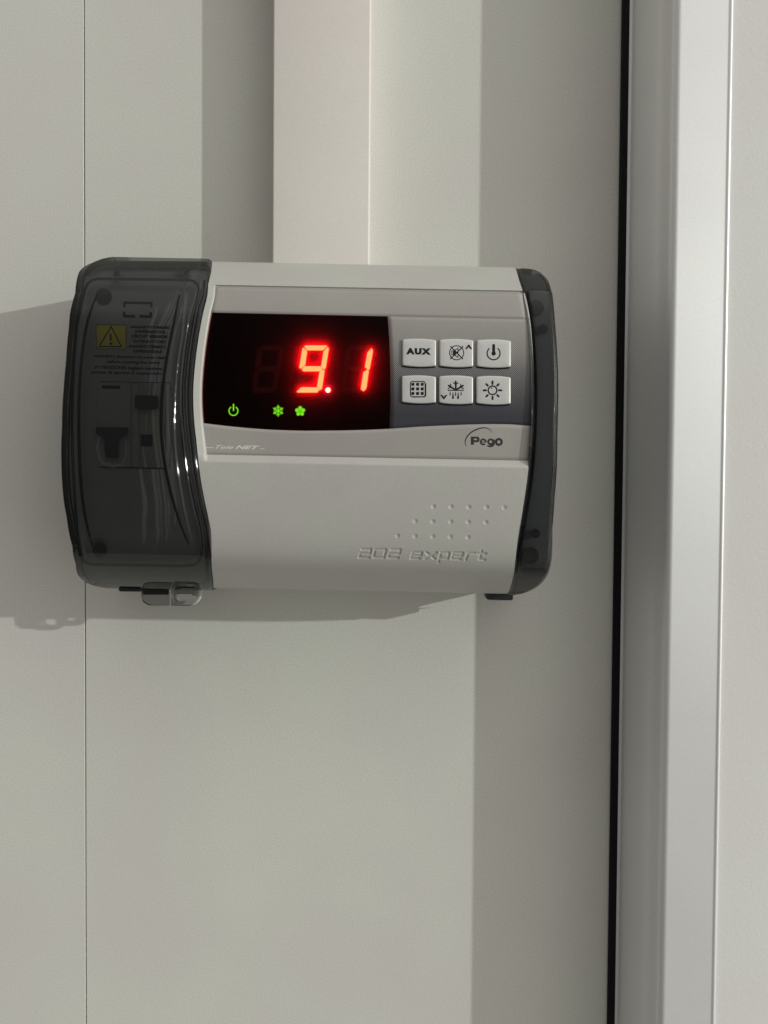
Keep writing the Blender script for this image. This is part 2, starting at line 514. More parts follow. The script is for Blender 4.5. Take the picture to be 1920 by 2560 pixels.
link('housing', vs, fs, M['body'], root, angle=28)

# lower cover with engraved words and dimples
def zoomA(X, Y): return (870 + X / 4.484, 1340 + Y / 4.484)
glyphs = [[(152, 146), (256, 146), (244, 190), (138, 192), (122, 238), (238, 238)],
          [(302, 148), (424, 148), (402, 238), (284, 238), (302, 148)],
          [(482, 150), (588, 150), (574, 193), (464, 195), (449, 240), (562, 240)],
          [(800, 250), (705, 249), (726, 181), (826, 181), (816, 214), (722, 214)],
          [(876, 182), (972, 252)], [(990, 182), (862, 252)],
          [(1012, 288), (1041, 184), (1133, 184), (1116, 249), (1026, 249)],
          [(1262, 256), (1163, 255), (1182, 186), (1286, 187), (1274, 219), (1180, 219)],
          [(1318, 264), (1346, 190), (1424, 190)],
          [(1498, 168), (1472, 258), (1532, 262)], [(1450, 192), (1545, 194)]]
segs = []
for g in glyphs:
    q = [dev(*zoomA(X, Y + 3))[:2] for X, Y in g]
    segs += list(zip(q, q[1:]))
dimples = []
for row, y0, y1 in (((662, 793, 924, 1055, 1187), 256, 263), ((528, 657, 790, 920, 1050), 365, 373), ((396, 526, 657, 787, 918), 473, 483)):
    for i, X in enumerate(row):
        dimples.append(dev(860 + X / 2.9625, 1180 + lerp(y0, y1, i / 4) / 2.9625)[:2])
allu = [p[0] for s in segs for p in s]; allv = [p[1] for s in segs for p in s]
gu0, gu1, gv0, gv1 = min(allu) - 1.5, max(allu) + 1.5, min(allv) - 1.5, max(allv) + 1.5
du0, du1 = min(p[0] for p in dimples) - 2, max(p[0] for p in dimples) + 2
dv0, dv1 = min(p[1] for p in dimples) - 2, max(p[1] for p in dimples) + 2
def segd(px, py, a, b):
    dx_, dy_ = b[0] - a[0], b[1] - a[1]
    t = max(0, min(1, ((px - a[0]) * dx_ + (py - a[1]) * dy_) / (dx_ * dx_ + dy_ * dy_)))
    return math.hypot(px - a[0] - t * dx_, py - a[1] - t * dy_)
def engrave(u, v):
    d = 0.0
    if gu0 < u < gu1 and gv0 < v < gv1:
        m = min(segd(u, v, a, b) for a, b in segs)
        d = .42 * (1 - sstep(.46, .78, m))
    if du0 < u < du1 and dv0 < v < dv1:
        m = min(math.hypot(u - p[0], v - p[1]) for p in dimples)
        if m < 1.35: d = max(d, .38 * (1 - (m / 1.35) ** 2))
    return d
vr = [FB0 + .0, FB0 - .25, FB0 - .8, 17.2, 16, 15.2, FB1, FB1 - .5, FB1 - 1.2]
v = 12.0
while v > dv1 + .1: vr.append(v); v -= 1.5
v = dv1
while v > gv0: vr.append(v); v -= .21
lowv = vr[-1]
low = [p for p in TOP if p[0] < lowv - .6]
def umap(t): return t
# columns: fixed u positions in the fine zone, stretched to the edges outside
uc = [0, .8, 1.6, 2.4, 3.1, 3.4, 3.65, 3.9, 4.2, 5.0, 12, 24, 40, 60]
fine = []; x = du0 if du0 < gu0 else gu0
fu0 = min(du0, gu0); fu1 = max(du1, gu1)
nf = int((fu1 - fu0) / .21)
fine = [lerp(fu0, fu1, i / nf) for i in range(nf + 1)]
def low_row(v, z, carve=True, dep=0.0):
    ul, ur = UL(v) + .2, UR(v)
    r = []
    for a in uc: r.append((ul + a, v, z + dep * (1 - (.28 * min(1, a / 3.2) + .72 * sstep(3.1, 4.2, a)))))
    for u in fine:
        uu = u if u < ur - 2 else u
        r.append((uu, v, z - (engrave(uu, v) if carve else 0)))
    for i in range(1, 5): r.append((lerp(fu1, ur, i / 4), v, z))
    return r
rows = [low_row(FB0 - .2, 60, False)]
for v in vr:
    dep = fdep(FB0) * max(0, min(1, (v - FB1) / (FB0 - FB1)))
    rows.append(low_row(v, zc(v) - dep, v < FB1, dep))
for v, z in low: rows.append(low_row(v, z, False))
rows.append(low_row(-57.6, 20, False)); rows.append(low_row(-57.6, 0, False))
nc = len(rows[0])
vs = [loc(*p) for r in rows for p in r]
fs = grid_faces(len(rows), nc)
fs.append(tuple(r * nc for r in range(len(rows)))); fs.append(tuple(r * nc + nc - 1 for r in range(len(rows)))[::-1])
link('lower_cover', vs, fs, M['body'], root, angle=60)

# membrane ---------------------------------------------------------
ytop = table([(480, 780.1), (522, 781), (970, 790.6), (1345, 798.5)])
ybot = table([(490, 1056), (500.5, 1057), (540, 1062), (580, 1066.5), (625, 1070.8), (671, 1074), (716, 1076), (761, 1077), (852, 1076.4), (912, 1075), (972, 1072.3), (1010, 1069.5),
              (1043, 1067), (1085, 1064.8), (1126, 1063), (1168, 1061.3), (1209.5, 1060.3), (1245, 1060.2), (1279, 1061), (1345, 1066)])
yft = table([(500, 716.2), (531, 717), (1200, 730.5), (1345, 734)])
yfb = table([(490, 1136.6), (502, 1137), (980, 1145.4), (1345, 1153)])
xL = table(chaikin([(716, 530), (781, 519), (870, 504), (960, 499.5), (1057, 499.5), (1137, 501), (1150, 502)], 2))
xR = table(chaikin([(716, 1306), (731, 1312), (795, 1326), (889, 1333), (959, 1336), (1056, 1335), (1167, 1329)], 2))
xW = table([(790, 969), (851, 973.7), (926, 976), (1002, 976), (1073, 973.7)])
def patch(xl, xr, yt, yb, ns, nt, surf, dz):
    vs = []
    for j in range(nt + 1):
        t = j / nt
        for i in range(ns + 1):
            s = i / ns
            x = 900.0; y = 900.0
            for _ in range(6):
                y = lerp(yt(x), yb(x), t); x = lerp(xl(y), xr(y), s)
            vs.append(loc(*dev(x, y, surf, dz)))
    return vs, grid_faces(nt + 1, ns + 1)
V = []; Fc = []; MI = []
for xl, xr, yt, yb, ns, nt, k in ((xL, xR, yft, ytop, 40, 8, 0), (xW, xR, ytop, ybot, 30, 30, 1), (xL, xR, ybot, yfb, 60, 8, 0)):
    v_, f_ = patch(xl, xr, yt, yb, ns, nt, zf, 0)
    o_ = len(V); V += v_; Fc += [tuple(i + o_ for i in f) for f in f_]; MI += [k] * len(f_)
mem = link('keypad_membrane', V, Fc, [M['film'], M['halftone']], root, midx=MI, front=True)
sd = mem.modifiers.new('thickness', 'SOLIDIFY'); sd.thickness = .0004; sd.offset = -1

V, Fc = patch(xL, xW, ytop, ybot, 40, 24, zf, 0)
win = link('display_window', V, Fc, M['window'], root, front=True)
V, Fc = patch(lambda y: xL(y) - 14, table([(700, 1010), (1100, 1010)]), table([(0, 745), (2000, 765)]), table([(0, 1106), (2000, 1106)]), 30, 20, zf, -2.6)
brd = link('display_board', V, Fc, M['board'], root, front=True)
sd = brd.modifiers.new('thickness', 'SOLIDIFY'); sd.thickness = .0015; sd.offset = -1

def zD(X, Y): return (490 + X / 3.318, 640 + Y / 3.318)
def seg_poly(ink, pts):
    cx = sum(p[0] for p in pts) / len(pts); cy = sum(p[1] for p in pts) / len(pts)
    def grow(p):
        dx_, dy_ = p[0] - cx, p[1] - cy; l_ = math.hypot(dx_, dy_)
        k = 1 + 3.6 / l_ * (1.6 if l_ < 40 else .6)
        return zD(cx + dx_ * k, cy + dy_ * k)
    ink.poly([grow(p) for p in pts])
SEG9 = [[(908, 742), (1078, 742), (1086, 748), (1053, 782), (924, 782), (902, 752)],
        [(1102, 766), (1076, 928), (1062, 938), (1038, 917), (1058, 795), (1088, 760)],
        [(893, 762), (921, 793), (905, 903), (872, 931), (857, 926), (882, 772)],
        [(903, 915), (1034, 915), (1048, 935), (1026, 956), (893, 956), (879, 938)],
        [(1064, 948), (1066, 955), (1045, 1098), (1026, 1112), (1004, 1088), (1024, 966), (1048, 942)],
        [(876, 1090), (998, 1090), (1018, 1112), (1004, 1132), (846, 1132), (838, 1124)]]
SEGE = [(868, 945), (894, 966), (876, 1082), (842, 1112), (838, 1100), (858, 952)]
SEG1 = [[(1457, 766), (1467, 790), (1440, 938), (1428, 941), (1402, 920), (1423, 803)],
        [(1418, 944), (1433, 952), (1413, 1094), (1391, 1120), (1368, 1102), (1389, 968)]]
DZ = -1.9
ink = Ink(zf, DZ, .3)
for s_ in SEG9: seg_poly(ink, s_)
nine = ink.build('digit', M['seg'], win)
ink = Ink(zf, DZ, .3)
for s_ in SEG1: seg_poly(ink, s_)
ink.build('digit', M['seg'], win)
ink = Ink(zf, DZ, .3); ink.disc(zD(1095, 1112), 21 / 3.318, 20); ink.build('decimal_point', M['dot'], win)
for off, which in ((-370, SEG9 + [SEGE]), (365, [SEG9[0], SEG9[2], SEG9[3], SEG9[5], SEGE])):
    ink = Ink(zf, DZ - .1, .2)
    for s_ in which: seg_poly(ink, [(x + off, y) for x, y in s_])
    ink.build('unlit_digit', M['ghost'], win)
ink = Ink(zf, DZ - .1, .2); seg_poly(ink, SEGE); ink.build('unlit_segment', M['ghost'], win)

# green pictograms
def zG(X, Y): return (550 + X / 6.636, 990 + Y / 6.636)
DG = -.35
ink = Ink(zf, DG)
ink.arc(zG(223, 248), 74 / 6.636, -55, 235, 17 / 6.636, 30, caps=True)
ink.stroke([zG(224, 138), zG(224, 238)], 21 / 6.636, caps=True)
ink.build('power_indicator', M['green'], win)
ink = Ink(zf, DG)
for k in range(6):
    a = math.radians(60 * k + 90); c = (965, 246)
    ca, sa = math.cos(a), math.sin(a)
    ink.stroke([zG(*c), zG(c[0] + 88 * ca, c[1] + 88 * sa)], 17 / 6.636, caps=True)
    for rr_, ln in ((44, 30),):
        for sgn in (-1, 1):
            b = a + sgn * math.radians(48)
            p0 = (c[0] + rr_ * ca, c[1] + rr_ * sa)
            ink.stroke([zG(*p0), zG(p0[0] + ln * math.cos(b), p0[1] + ln * math.sin(b))], 14 / 6.636, caps=True)
ink.build('snowflake_indicator', M['green'], win)
ink = Ink(zf, DG)
for k in range(5):
    a = math.radians(72 * k - 90); c = (1330, 252)
    p = (c[0] + 54 * math.cos(a), c[1] + 54 * math.sin(a))
    ink.disc(zG(*p), 31 / 6.636, 18)
    ink.stroke([zG(c[0] + 6 * math.cos(a), c[1] + 6 * math.sin(a)), zG(*p)], [8 / 6.636, 40 / 6.636])
ink.build('fan_indicator', M['green'], win)

# keys ---------------------------------------------------------------
def zB(X, Y): return (990 + X / 5.352, 830 + Y / 5.352)
KEYZ = 1.15
shade_prints = []
def key(x0, x1, y0, y1):
    """bowed key cap on the membrane; corners traced in the photo"""
    out = []
    n = 14; bow = 11
    r = 20
    x0, y0 = zB(x0, y0); x1, y1 = zB(x1, y1)
    bow /= 5.352; r = 3.4; sl = .019
    pts = []
    def corner(cx, cy, a0):
        for i in range(5):
            a = math.radians(a0 + 90 * i / 4)
            pts.append((cx + r * math.cos(a), cy + r * math.sin(a)))
    corner(x0 + r, y0 + bow + r, 180)
    for i in range(1, 8):
        s = i / 8; x = lerp(x0 + r, x1 - r, s); pts.append((x, y0 + bow - bow * 1.3 * (1 - (2 * s - 1) ** 2)))
    corner(x1 - r, y0 + bow + r, 270)
    corner(x1 - r, y1 - bow - r, 0)
    for i in range(1, 8):
        s = i / 8; x = lerp(x1 - r, x0 + r, s); pts.append((x, y1 - bow + bow * 1.3 * (1 - (2 * s - 1) ** 2)))
    corner(x0 + r, y1 - bow - r, 90)
    cx, cy = (x0 + x1) / 2, (y0 + y1) / 2
    pts = [(x, y + sl * (x - cx)) for x, y in pts]
    ink = Ink(zf, .03)
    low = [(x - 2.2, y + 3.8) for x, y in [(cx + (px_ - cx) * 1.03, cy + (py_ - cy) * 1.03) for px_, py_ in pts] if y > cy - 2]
    shade_prints.append(low)
    n = len(pts); vs = []
    rings = ((1.02, -.3), (1.015, .5), (1.0, .85), (.975, 1.08), (.93, KEYZ))
    for k, dz in rings:
        for x, y in pts: vs.append(loc(*dev(cx + (x - cx) * k, cy + (y - cy) * (k if k < 1 else 1 + (k - 1) * 1.3), zf, dz)))
    fs = []
    for q in range(len(rings) - 1):
        for i in range(n):
            a, b = q * n + i, q * n + (i + 1) % n
            fs.append((a, b, b + n, a + n))
    # top as fan over an inner ring for curvature
    for k in (.6, .3):
        for x, y in pts: vs.append(loc(*dev(cx + (x - cx) * k, cy + (y - cy) * k, zf, KEYZ)))
    for q in range(len(rings) - 1, len(rings) + 1):
        for i in range(n):
            a, b = q * n + i, q * n + (i + 1) % n
            fs.append((a, b, b + n, a + n))
    fs.append(tuple(range(len(vs) - n, len(vs))))
    return link('key', vs, fs, M['key'], root, angle=50)
k_aux = key(88, 532, 96, 460)
k_mute = key(586, 1030, 100, 466)
k_on = key(1084, 1532, 106, 472)
k_menu = key(80, 530, 586, 950)
k_defrost = key(580, 1028, 588, 960)
k_light = key(1078, 1530, 594, 966)
for o, low in zip((k_aux, k_mute, k_on, k_menu, k_defrost, k_light), shade_prints):
    ink = Ink(zf, .03); ink.poly(low); ink.build('edge_shade_print', M['ink'], o)  # shade along the key's lower left edge, painted as a black ink sheet
for o, t in ((k_aux, 'key marked AUX'), (k_mute, 'key with crossed-out horn and up arrow'), (k_on, 'key with stand-by symbol'),
             (k_menu, 'key with grid symbol'), (k_defrost, 'key with melting snowflake and down arrow'), (k_light, 'key with lamp symbol')): o['label'] = t
IZ = KEYZ + .03
q5 = 5.352
ink = Ink(zf, IZ)
_x, _y = zB(136, 290); ink.text('AUX', _x, _y, 332 / q5, 74 / q5, bold=.085, spacing=1.3)
ink.build('printed_letters', M['ink'], k_aux)
ink = Ink(zf, IZ).wider(1.4)
ink.arc(zB(812, 278), 94 / q5, 0, 360, 9 / q5, 36, closed=True)
ink.stroke([zB(728, 190), zB(896, 362)], 11 / q5); ink.stroke([zB(898, 192), zB(726, 362)], 11 / q5)
ink.stroke([zB(746, 252), zB(746, 302), zB(766, 302), zB(766, 252)], 6 / q5, closed=True)
ink.stroke([zB(770, 256), zB(830, 216), zB(830, 340), zB(770, 300)], 8 / q5, closed=True)
ink.poly([zB(772, 252), zB(800, 236), zB(800, 322), zB(772, 304)])
ink.poly([zB(925, 226), zB(968, 168), zB(982, 168), zB(1020, 228), zB(996, 228), zB(973, 198), zB(950, 228)])
ink.build('printed_symbol', M['ink'], k_mute)
ink = Ink(zf, IZ).wider(1.4)
ink.arc(zB(1306, 285), 86 / q5, -46, 226, 12 / q5, 32, caps=True)
ink.stroke([zB(1307, 178), zB(1307, 270)], 27 / q5, caps=True); ink.disc(zB(1307, 286), 29 / q5)
ink.build('printed_symbol', M['ink'], k_on)
ink = Ink(zf, IZ).wider(1.4)
def rrect(x0, y0, x1, y1, r, n=4):
    p = []
    for cx, cy, a0 in ((x0 + r, y0 + r, 180), (x1 - r, y0 + r, 270), (x1 - r, y1 - r, 0), (x0 + r, y1 - r, 90)):
        for i in range(n + 1):
            a = math.radians(a0 + 90 * i / n); p.append((cx + r * math.cos(a), cy + r * math.sin(a)))
    return p
ink.stroke([zB(*p) for p in rrect(193, 662, 390, 866, 26)], 9 / q5, closed=True)
ink.stroke([zB(398, 690), zB(398, 850), zB(380, 868), zB(215, 870)], 10 / q5)
for gy in (700, 762, 822):
    for gx in (225, 289, 351):
        ink.poly([zB(*p) for p in rrect(gx - 20, gy - 20, gx + 20, gy + 20, 6, 2)])
        ink.disc(zB(gx + 20, gy - 22), 4.5 / q5, 8)
ink.build('printed_symbol', M['ink'], k_menu)
ink = Ink(zf, IZ).wider(1.4)
c = (799, 772)
ink.stroke([zB(693, 781), zB(908, 781)], 9 / q5)
ink.stroke([zB(800, 652), zB(800, 776)], 17 / q5)
for sg in (-1, 1):
    ink.stroke([zB(800, 700), zB(800 + sg * 36, 676)], 10 / q5)
    ink.stroke([zB(800 + sg * 8, 772), zB(800 + sg * 104, 712)], 17 / q5)
    ink.stroke([zB(800 + sg * 62, 738), zB(800 + sg * 70, 692)], 9 / q5)
    ink.stroke([zB(800 + sg * 62, 738), zB(800 + sg * 108, 762)], 9 / q5)
for X, y0, y1, w in ((725, 796, 850, 16), (763, 804, 896, 26), (798, 800, 856, 16), (832, 804, 898, 26), (872, 796, 850, 16)):
    ink.poly([zB(X - 3, y0), zB(X + 3, y0), zB(X + w / 2, y1 - w * .6), zB(X + w * .3, y1 - 2), zB(X - w * .3, y1 - 2), zB(X - w / 2, y1 - w * .6)])
ink.poly([zB(594, 840), zB(618, 840), zB(640, 868), zB(664, 840), zB(688, 842), zB(646, 898), zB(634, 898)])
ink.build('printed_symbol', M['ink'], k_defrost)
ink = Ink(zf, IZ).wider(1.4)
ink.arc(zB(1292, 780), 58 / q5, 0, 360, 13 / q5, 30, closed=True)
ink.disc(zB(1280, 750), 10 / q5, 10)
for k in range(8):
    a = math.radians(45 * k); r0, r1 = (86, 118)
    if k % 2: r0, r1 = 90, 116
    ink.stroke([zB(1292 + r0 * math.cos(a), 780 + r0 * math.sin(a)), zB(1292 + r1 * math.cos(a), 780 + r1 * math.sin(a))], 18 / q5, caps=True)
ink.build('printed_symbol', M['ink'], k_light)

# logo
def zP(X, Y): return (1140 + X / 11.85, 1050 + Y / 11.85)
ink = Ink(zf, .04)
arcp = chaikin([(305, 775), (268, 690), (275, 590), (340, 470), (440, 370), (560, 298), (700, 245), (830, 225), (940, 240), (1020, 290), (1068, 375)], 2)
n_ = len(arcp)
ink.stroke([zP(*p) for p in arcp], [max(.35, 3.3 * math.sin(math.pi * min(1, (i / (n_ - 1)) * .93 + .04)) ** .8) * (1 if i < n_ * .6 else 1 - .35 * (i / n_ - .6) / .4) for i in range(n_)])
k11 = 11.85
ink.stroke([zP(484, 492), zP(484, 733)], 88 / k11)
ink.stroke([zP(480, 520), zP(630, 520), zP(660, 545), zP(664, 575), zP(655, 612), zP(625, 628), zP(480, 628)], [56 / k11] * 2 + [72 / k11] * 3 + [62 / k11] * 2)
ink.arc(zP(808, 648), 76 / k11, 48, 362, 50 / k11, 28)
ink.stroke([zP(745, 650), zP(905, 652)], 26 / k11)
ink.arc(zP(1030, 645), 72 / k11, 0, 360, 56 / k11, 28, closed=True)
ink.stroke([zP(1118, 575), zP(1118, 700), zP(1100, 745), zP(1050, 775), zP(980, 778), zP(925, 760)], [60 / k11, 60 / k11, 62 / k11, 58 / k11, 52 / k11, 30 / k11])
ink.arc(zP(1270, 650), 84 / k11, 0, 360, 66 / k11, 32, closed=True)
ink.build('printed_logo', M['inkgrey'], root)

def zN(X, Y): return (490 + X / 8.295, 1090 + Y / 8.295)
ink = Ink(zf, .04)
ink.stroke([zN(108, 238), zN(372, 244)], 1.8)
x0, yb_ = zN(402, 262); ink.text('Tele', x0, yb_, 45, 9.5, shear=.45, bold=.012)
x0, yb_ = zN(815, 266); ink.text('NET', x0, yb_, 61, 9.2, shear=.4, bold=.035)
ink.stroke([zN(1335, 264), zN(1425, 268)], 1.6)
ink.build('printed_name', M['inkwhite'], root)

# ------------------------------------------------------------------ box behind everything
LOUT = [(261.5, 649), (241, 655), (223.5, 668), (211, 678), (203, 691), (190.6, 739), (173, 820), (163, 908.5), (155, 1010), (153, 1068), (154, 1126), (159, 1214.6),
        (168, 1290.5), (178, 1366.5), (185.6, 1409.5), (195.7, 1437), (211, 1457.6), (226, 1466.5), (241, 1470)]
ROUT = [(1290, 672), (1342.6, 674.6), (1359, 681), (1376, 704), (1381, 737), (1390, 806), (1395, 889), (1398, 973), (1396.7, 1056), (1392.5, 1167), (1391.6, 1180),
        (1386.5, 1241), (1376.4, 1322), (1366, 1416), (1353, 1457), (1329, 1480), (1299, 1488), (1270, 1487)]
VT, VB = 131.0, -59.6
ZC = chaikin([(VT, 46), (130.9, 54), (130.3, 58.5), (129.2, 62), (126, 66.5), (120, 73.0), (114, 78.6), (108, 83.4), (102, 87.2), (96, 90.0), (90, 92.2)] +
             [(v, zc(v) + 1.9) for v in (80, 70, 60, 50, 40, 30, 20, 10, 0, -10)] +
             [(-19, 95.6), (-25, 93.2), (-31, 89.8), (-36.5, 85.2), (-42, 78.8), (-47, 71.5), (-51.5, 63.5), (-55.2, 55), (-58, 48), (VB, 42)], 2)
zcov = table(ZC)
zcap = table([(VT, 44), (129.4, 52), (128.6, 58)] + [(v, z + .4) for v, z in TOP if -55 < v < 127.4] + [(-57.5, 48), (-60, 40)])
zl_ = table([(649, 58), (668, 59), (691, 63), (739, 76), (820, 83), (908, 87), (1068, 90), (1290, 87), (1366, 82), (1409, 72), (1437, 58), (1470, 46)])
zr_ = table([(672, 57), (704, 64), (737, 73), (806, 80), (1056, 87), (1241, 85), (1322, 80), (1416, 66), (1457, 53), (1487, 44)])
LO = sorted([pix_dev(x, y, zl_(y)) for x, y in chaikin(LOUT, 3)], key=lambda p: -p[1])
RO = sorted([pix_dev(x, y, zr_(y)) for x, y in chaikin(ROUT, 3) if 674.2 < y < 1487.2], key=lambda p: -p[1])
VTL, VBL = LO[0][1], LO[-1][1]
VTR, VBR = RO[0][1] + .6, RO[-1][1] - .6
ulf = table([(v, u) for u, v in LO]); 
ro_pts = [(VTR, RO[0][0] - 9)] + [(v, u) for u, v in RO] + [(VBR, RO[-1][0] - 6)]
urf = table(ro_pts)

def slab(name, outline, z0, z1, m, parent, rim=.8):
    n = len(outline)
    cx = sum(p[0] for p in outline) / n; cy = sum(p[1] for p in outline) / n
    vs = [loc(u, v, z0) for u, v in outline] + [loc(u, v, z1 - rim) for u, v in outline] + \
         [loc(u + (cx - u) * rim / 60, v + (cy - v) * rim / 60, z1) for u, v in outline]
    fs = []
    for q in (0, 1):
        for i in range(n):
            a, b = q * n + i, q * n + (i + 1) % n; fs.append((a, b, b + n, a + n))
    fs.append(tuple(range(n))[::-1]); fs.append(tuple(range(2 * n, 3 * n)))
    return link(name, vs, fs, m, parent, angle=30)
out = []
steps = 60
for i in range(steps + 1):
    v = lerp(126, VBL + 1.2, i / steps); out.append((ulf(v) + 1.3 + 3.0 * max(0, (v - 117) / 9) ** 2, v))
out += [(81.0, -57.3), (82.6, -55.7), (82.6, 127.0), (81.0, 128.4)]
slab('back_box', out, 0, 39, M['tub'], root)

# ------------------------------------------------------------------ smoked covers
YT_, YB_ = 700, 1413
def sdf_in(dl_, dr_, dt_, db_, r):
    """distance inwards from a rounded rectangle given by the four side distances"""
    h = min(dl_, dr_); w = min(dt_, db_)
    if h < r and w < r: return r - math.hypot(r - h, r - w)
    return min(h, w)
vTline = dev(350, YT_, zcov)[1]; vBline = dev(350, YB_, zcov)[1]
L2 = curve_uv([(240, 742), (222, 790), (209, 850), (200, 930), (196, 1030), (198, 1130), (204, 1230), (214, 1300), (231, 1366)], zcov, 0, 2)
L2v = (dev(240, 742, zcov)[1], dev(231, 1366, zcov)[1])
R1 = curve_uv([(452, 735), (446, 755), (433, 830), (419, 890), (409, 959), (404, 1050), (407, 1110), (415, 1170), (430, 1240), (448, 1305), (470, 1360)], zcov, 1.5, 2)
R1v = (dev(455, 730, zcov)[1], dev(470, 1362, zcov)[1])
def groove(x, c, w): return math.exp(-((x - c) / w) ** 2)
def left_h(u, v, ul, ur):
    dl_ = u - ul; dr_ = ur - u; dt_ = VTL - v; db_ = v - VBL
    corner_l = ulf(v)
    # roundover at the outer left side
    e = min(dl_, 99)
    h = -12 * (1 - math.sqrt(max(0, 1 - (1 - min(1, e / 2.2)) ** 2)))
    h += -3.2 * (1 - sstep(5.4, 6.4, dl_ + 0))
    h += -1.0 * (1 - sstep(2.2, 5.4, dl_))
    d = sdf_in(dl_ - 9.6, dr_ - 5.6, vTline - v, v - vBline, 6.0)
    h += .8 * sstep(-.6, .6, min(dl_ - 9.6, dr_ - 5.6)) * sstep(1, 10, min(vTline - v, v - vBline)) - .3
    if L2v[1] - 2 < v < L2v[0] + 2:
        f = max(0, min(1, (L2v[0] + 2 - v) / 8, (v - L2v[1] + 2) / 8))
        h += -.9 * f * (1 - sstep(L2(v) - .2, L2(v) + 1.3, u)) * sstep(-1, 3, d)
    if R1v[1] < v < R1v[0]:
        f = math.sin(math.pi * min(1, max(0, (R1v[0] - v) / (R1v[0] - R1v[1])))) ** .45
        a = u - R1(v)
        w = 1.6 + 4.4 * f
        if -.6 < a < w + 2: h += .9 * f * (sstep(-.5, 1.1, a) * (1 - sstep(w * .4, w + 2, a)))
        for o_, k_ in ((.2, .3), (2.4 * f + .6, .16), (5.2 * f + .6, .58)): h += k_ * min(1, f * 1.6) * groove(a, o_, .5)
    h += -.5 * (1 - sstep(2.4, 3.3, dr_)) + .4 * groove(dr_, 4.7, .4) + .35 * groove(dr_, 1.9, .35)
    h += -2.2 * (1 - math.sqrt(max(0, 1 - (1 - min(1, dr_ / 1.3)) ** 2)))
    return h
def cover(name, zfun, fl, fr, hfun, v1, v0, floor, mtl, nrow, ncol, skirt_right=None, skirt_left=None, thick=.0013, rowpow=1):
    rows = []
    vlist = []
    for j in range(nrow + 1):
        t = j / nrow
        vlist.append(lerp(v1, v0, t))
    # denser rows at both ends
    ends = [.12, .3, .55, .85]
    vlist = [v1] + [v1 - e for e in ends] + [v for v in vlist[1:-1] if v1 - 1.1 > v > v0 + 1.1] + [v0 + e for e in ends[::-1]] + [v0]
    for v in vlist:
        a, b = fl(v), fr(v)
        r = []
        for i in range(ncol + 1):
            s = i / ncol
            s = s + .0 * s
            # finer columns towards both sides
            s = .5 - .5 * math.cos(math.pi * s) if False else s
            u = lerp(a, b, s)
            r.append((u, v, zfun(v) + hfun(u, v, a, b)))
        rows.append(r)
    nc = ncol + 1
    vs = [loc(*p) for r in rows for p in r]
    fs = grid_faces(len(rows), nc)
    # skirt all round down towards the wall
    ring = [c for c in range(nc)] + [r * nc + nc - 1 for r in range(1, len(rows))] + \
           [(len(rows) - 1) * nc + c for c in range(nc - 2, -1, -1)] + [r * nc for r in range(len(rows) - 2, 0, -1)]
    base = len(vs)
    for idx in ring:
        x, y, z = vs[idx]
        side_r = idx % nc == nc - 1
        side_l = idx % nc == 0
        depth = -y * 1000 - floor
        if skirt_right is not None and side_r: depth = max(skirt_right, 0)
        if skirt_left is not None and side_l: depth = skirt_left
        vs.append((x, -min(max(.4, depth), -y * 1000 - .3) * .001, z))
    n = len(ring)
    for i in range(n): fs.append((ring[i], ring[(i + 1) % n], base + (i + 1) % n, base + i))
    o = link(name, vs, fs, mtl, root, angle=60)
    # outward normals for the solidify
    me = o.data
    s = sum(p.normal.y * p.area for p in me.polygons if abs(p.normal.y) > .8)
    if s > 0:
        me.flip_normals()
    return o
lc = cover('smoked_window', zcov, ulf, UL, left_h, VTL, VBL, 41, M['smoke'], 340, 280, skirt_right=5)
lc['label'] = 'smoked see-through window over the breakers'

def right_h(u, v, ul, ur):
    dr_ = ur - u; dl_ = u - ul
    h = -14 * (1 - math.sqrt(max(0, 1 - (1 - min(1, dr_ / 4.2)) ** 2)))
    h += -1.0 * (1 - sstep(3.6, 4.4, dr_))
    h += -1.4 * groove(dl_, 1.9, .9)
    h -= .9
    return h
rc = cover('end_cover', zcap, UR, urf, right_h, VTR, VBR, 38, M['smoke'], 220, 44, skirt_left=4)
rc['label'] = 'smoked end cap along the right side'

p = chaikin([(1300, 677), (1342, 681), (1354, 688), (1369, 708), (1374, 739), (1383, 806), (1388, 889), (1391, 973), (1390, 1056), (1386, 1167), (1380, 1241), (1370, 1322), (1360, 1412), (1348, 1450),
             (1326, 1472), (1299, 1481), (1275, 1482)], 2)
ink = Ink(zcap, -15.5, .8); ink.stroke(p, 10); ink.build('gasket', M['rubber'], rc)
# black sealing cords that show through the smoked plastic
rimpath = [(180, 1050), (181, 1000), (184, 908), (191, 820), (202, 762), (212, 724), (218, 711), (229, 701), (243, 697), (300, 697.5), (400, 698.7), (470, 699.8), (485, 703), (494, 712),
           (497, 728), (491, 757), (482, 800), (472, 850), (462, 920), (457, 980), (455, 1060), (458, 1110), (467, 1176), (479, 1230), (493, 1290), (503, 1345), (504, 1385), (499, 1402), (486, 1412),
           (460, 1414.5), (350, 1413), (236, 1411.5), (218, 1408), (206, 1398), (199, 1378), (192, 1320), (186, 1225), (181.5, 1130)]
ink = Ink(zcov, -3.0, .8); ink.stroke(rimpath, 7.6, closed=True); ink.build('gasket', M['rubber'], lc)
p = chaikin([(240, 742), (222, 790), (209, 850), (200, 930), (196, 1030), (198, 1130), (204, 1230), (214, 1300), (231, 1366)], 2)
ink = Ink(zcov, -3.2, .6); ink.stroke(p, [2.5 + 6.5 * math.sin(math.pi * i / (len(p) - 1)) ** .6 for i in range(len(p))]); ink.build('gasket', M['rubber'], lc)
p = chaikin([(450, 735), (444, 755), (431, 830), (417, 890), (407, 959), (402, 1050), (405, 1110), (413, 1170), (429, 1240), (448, 1305), (472, 1362)], 2)
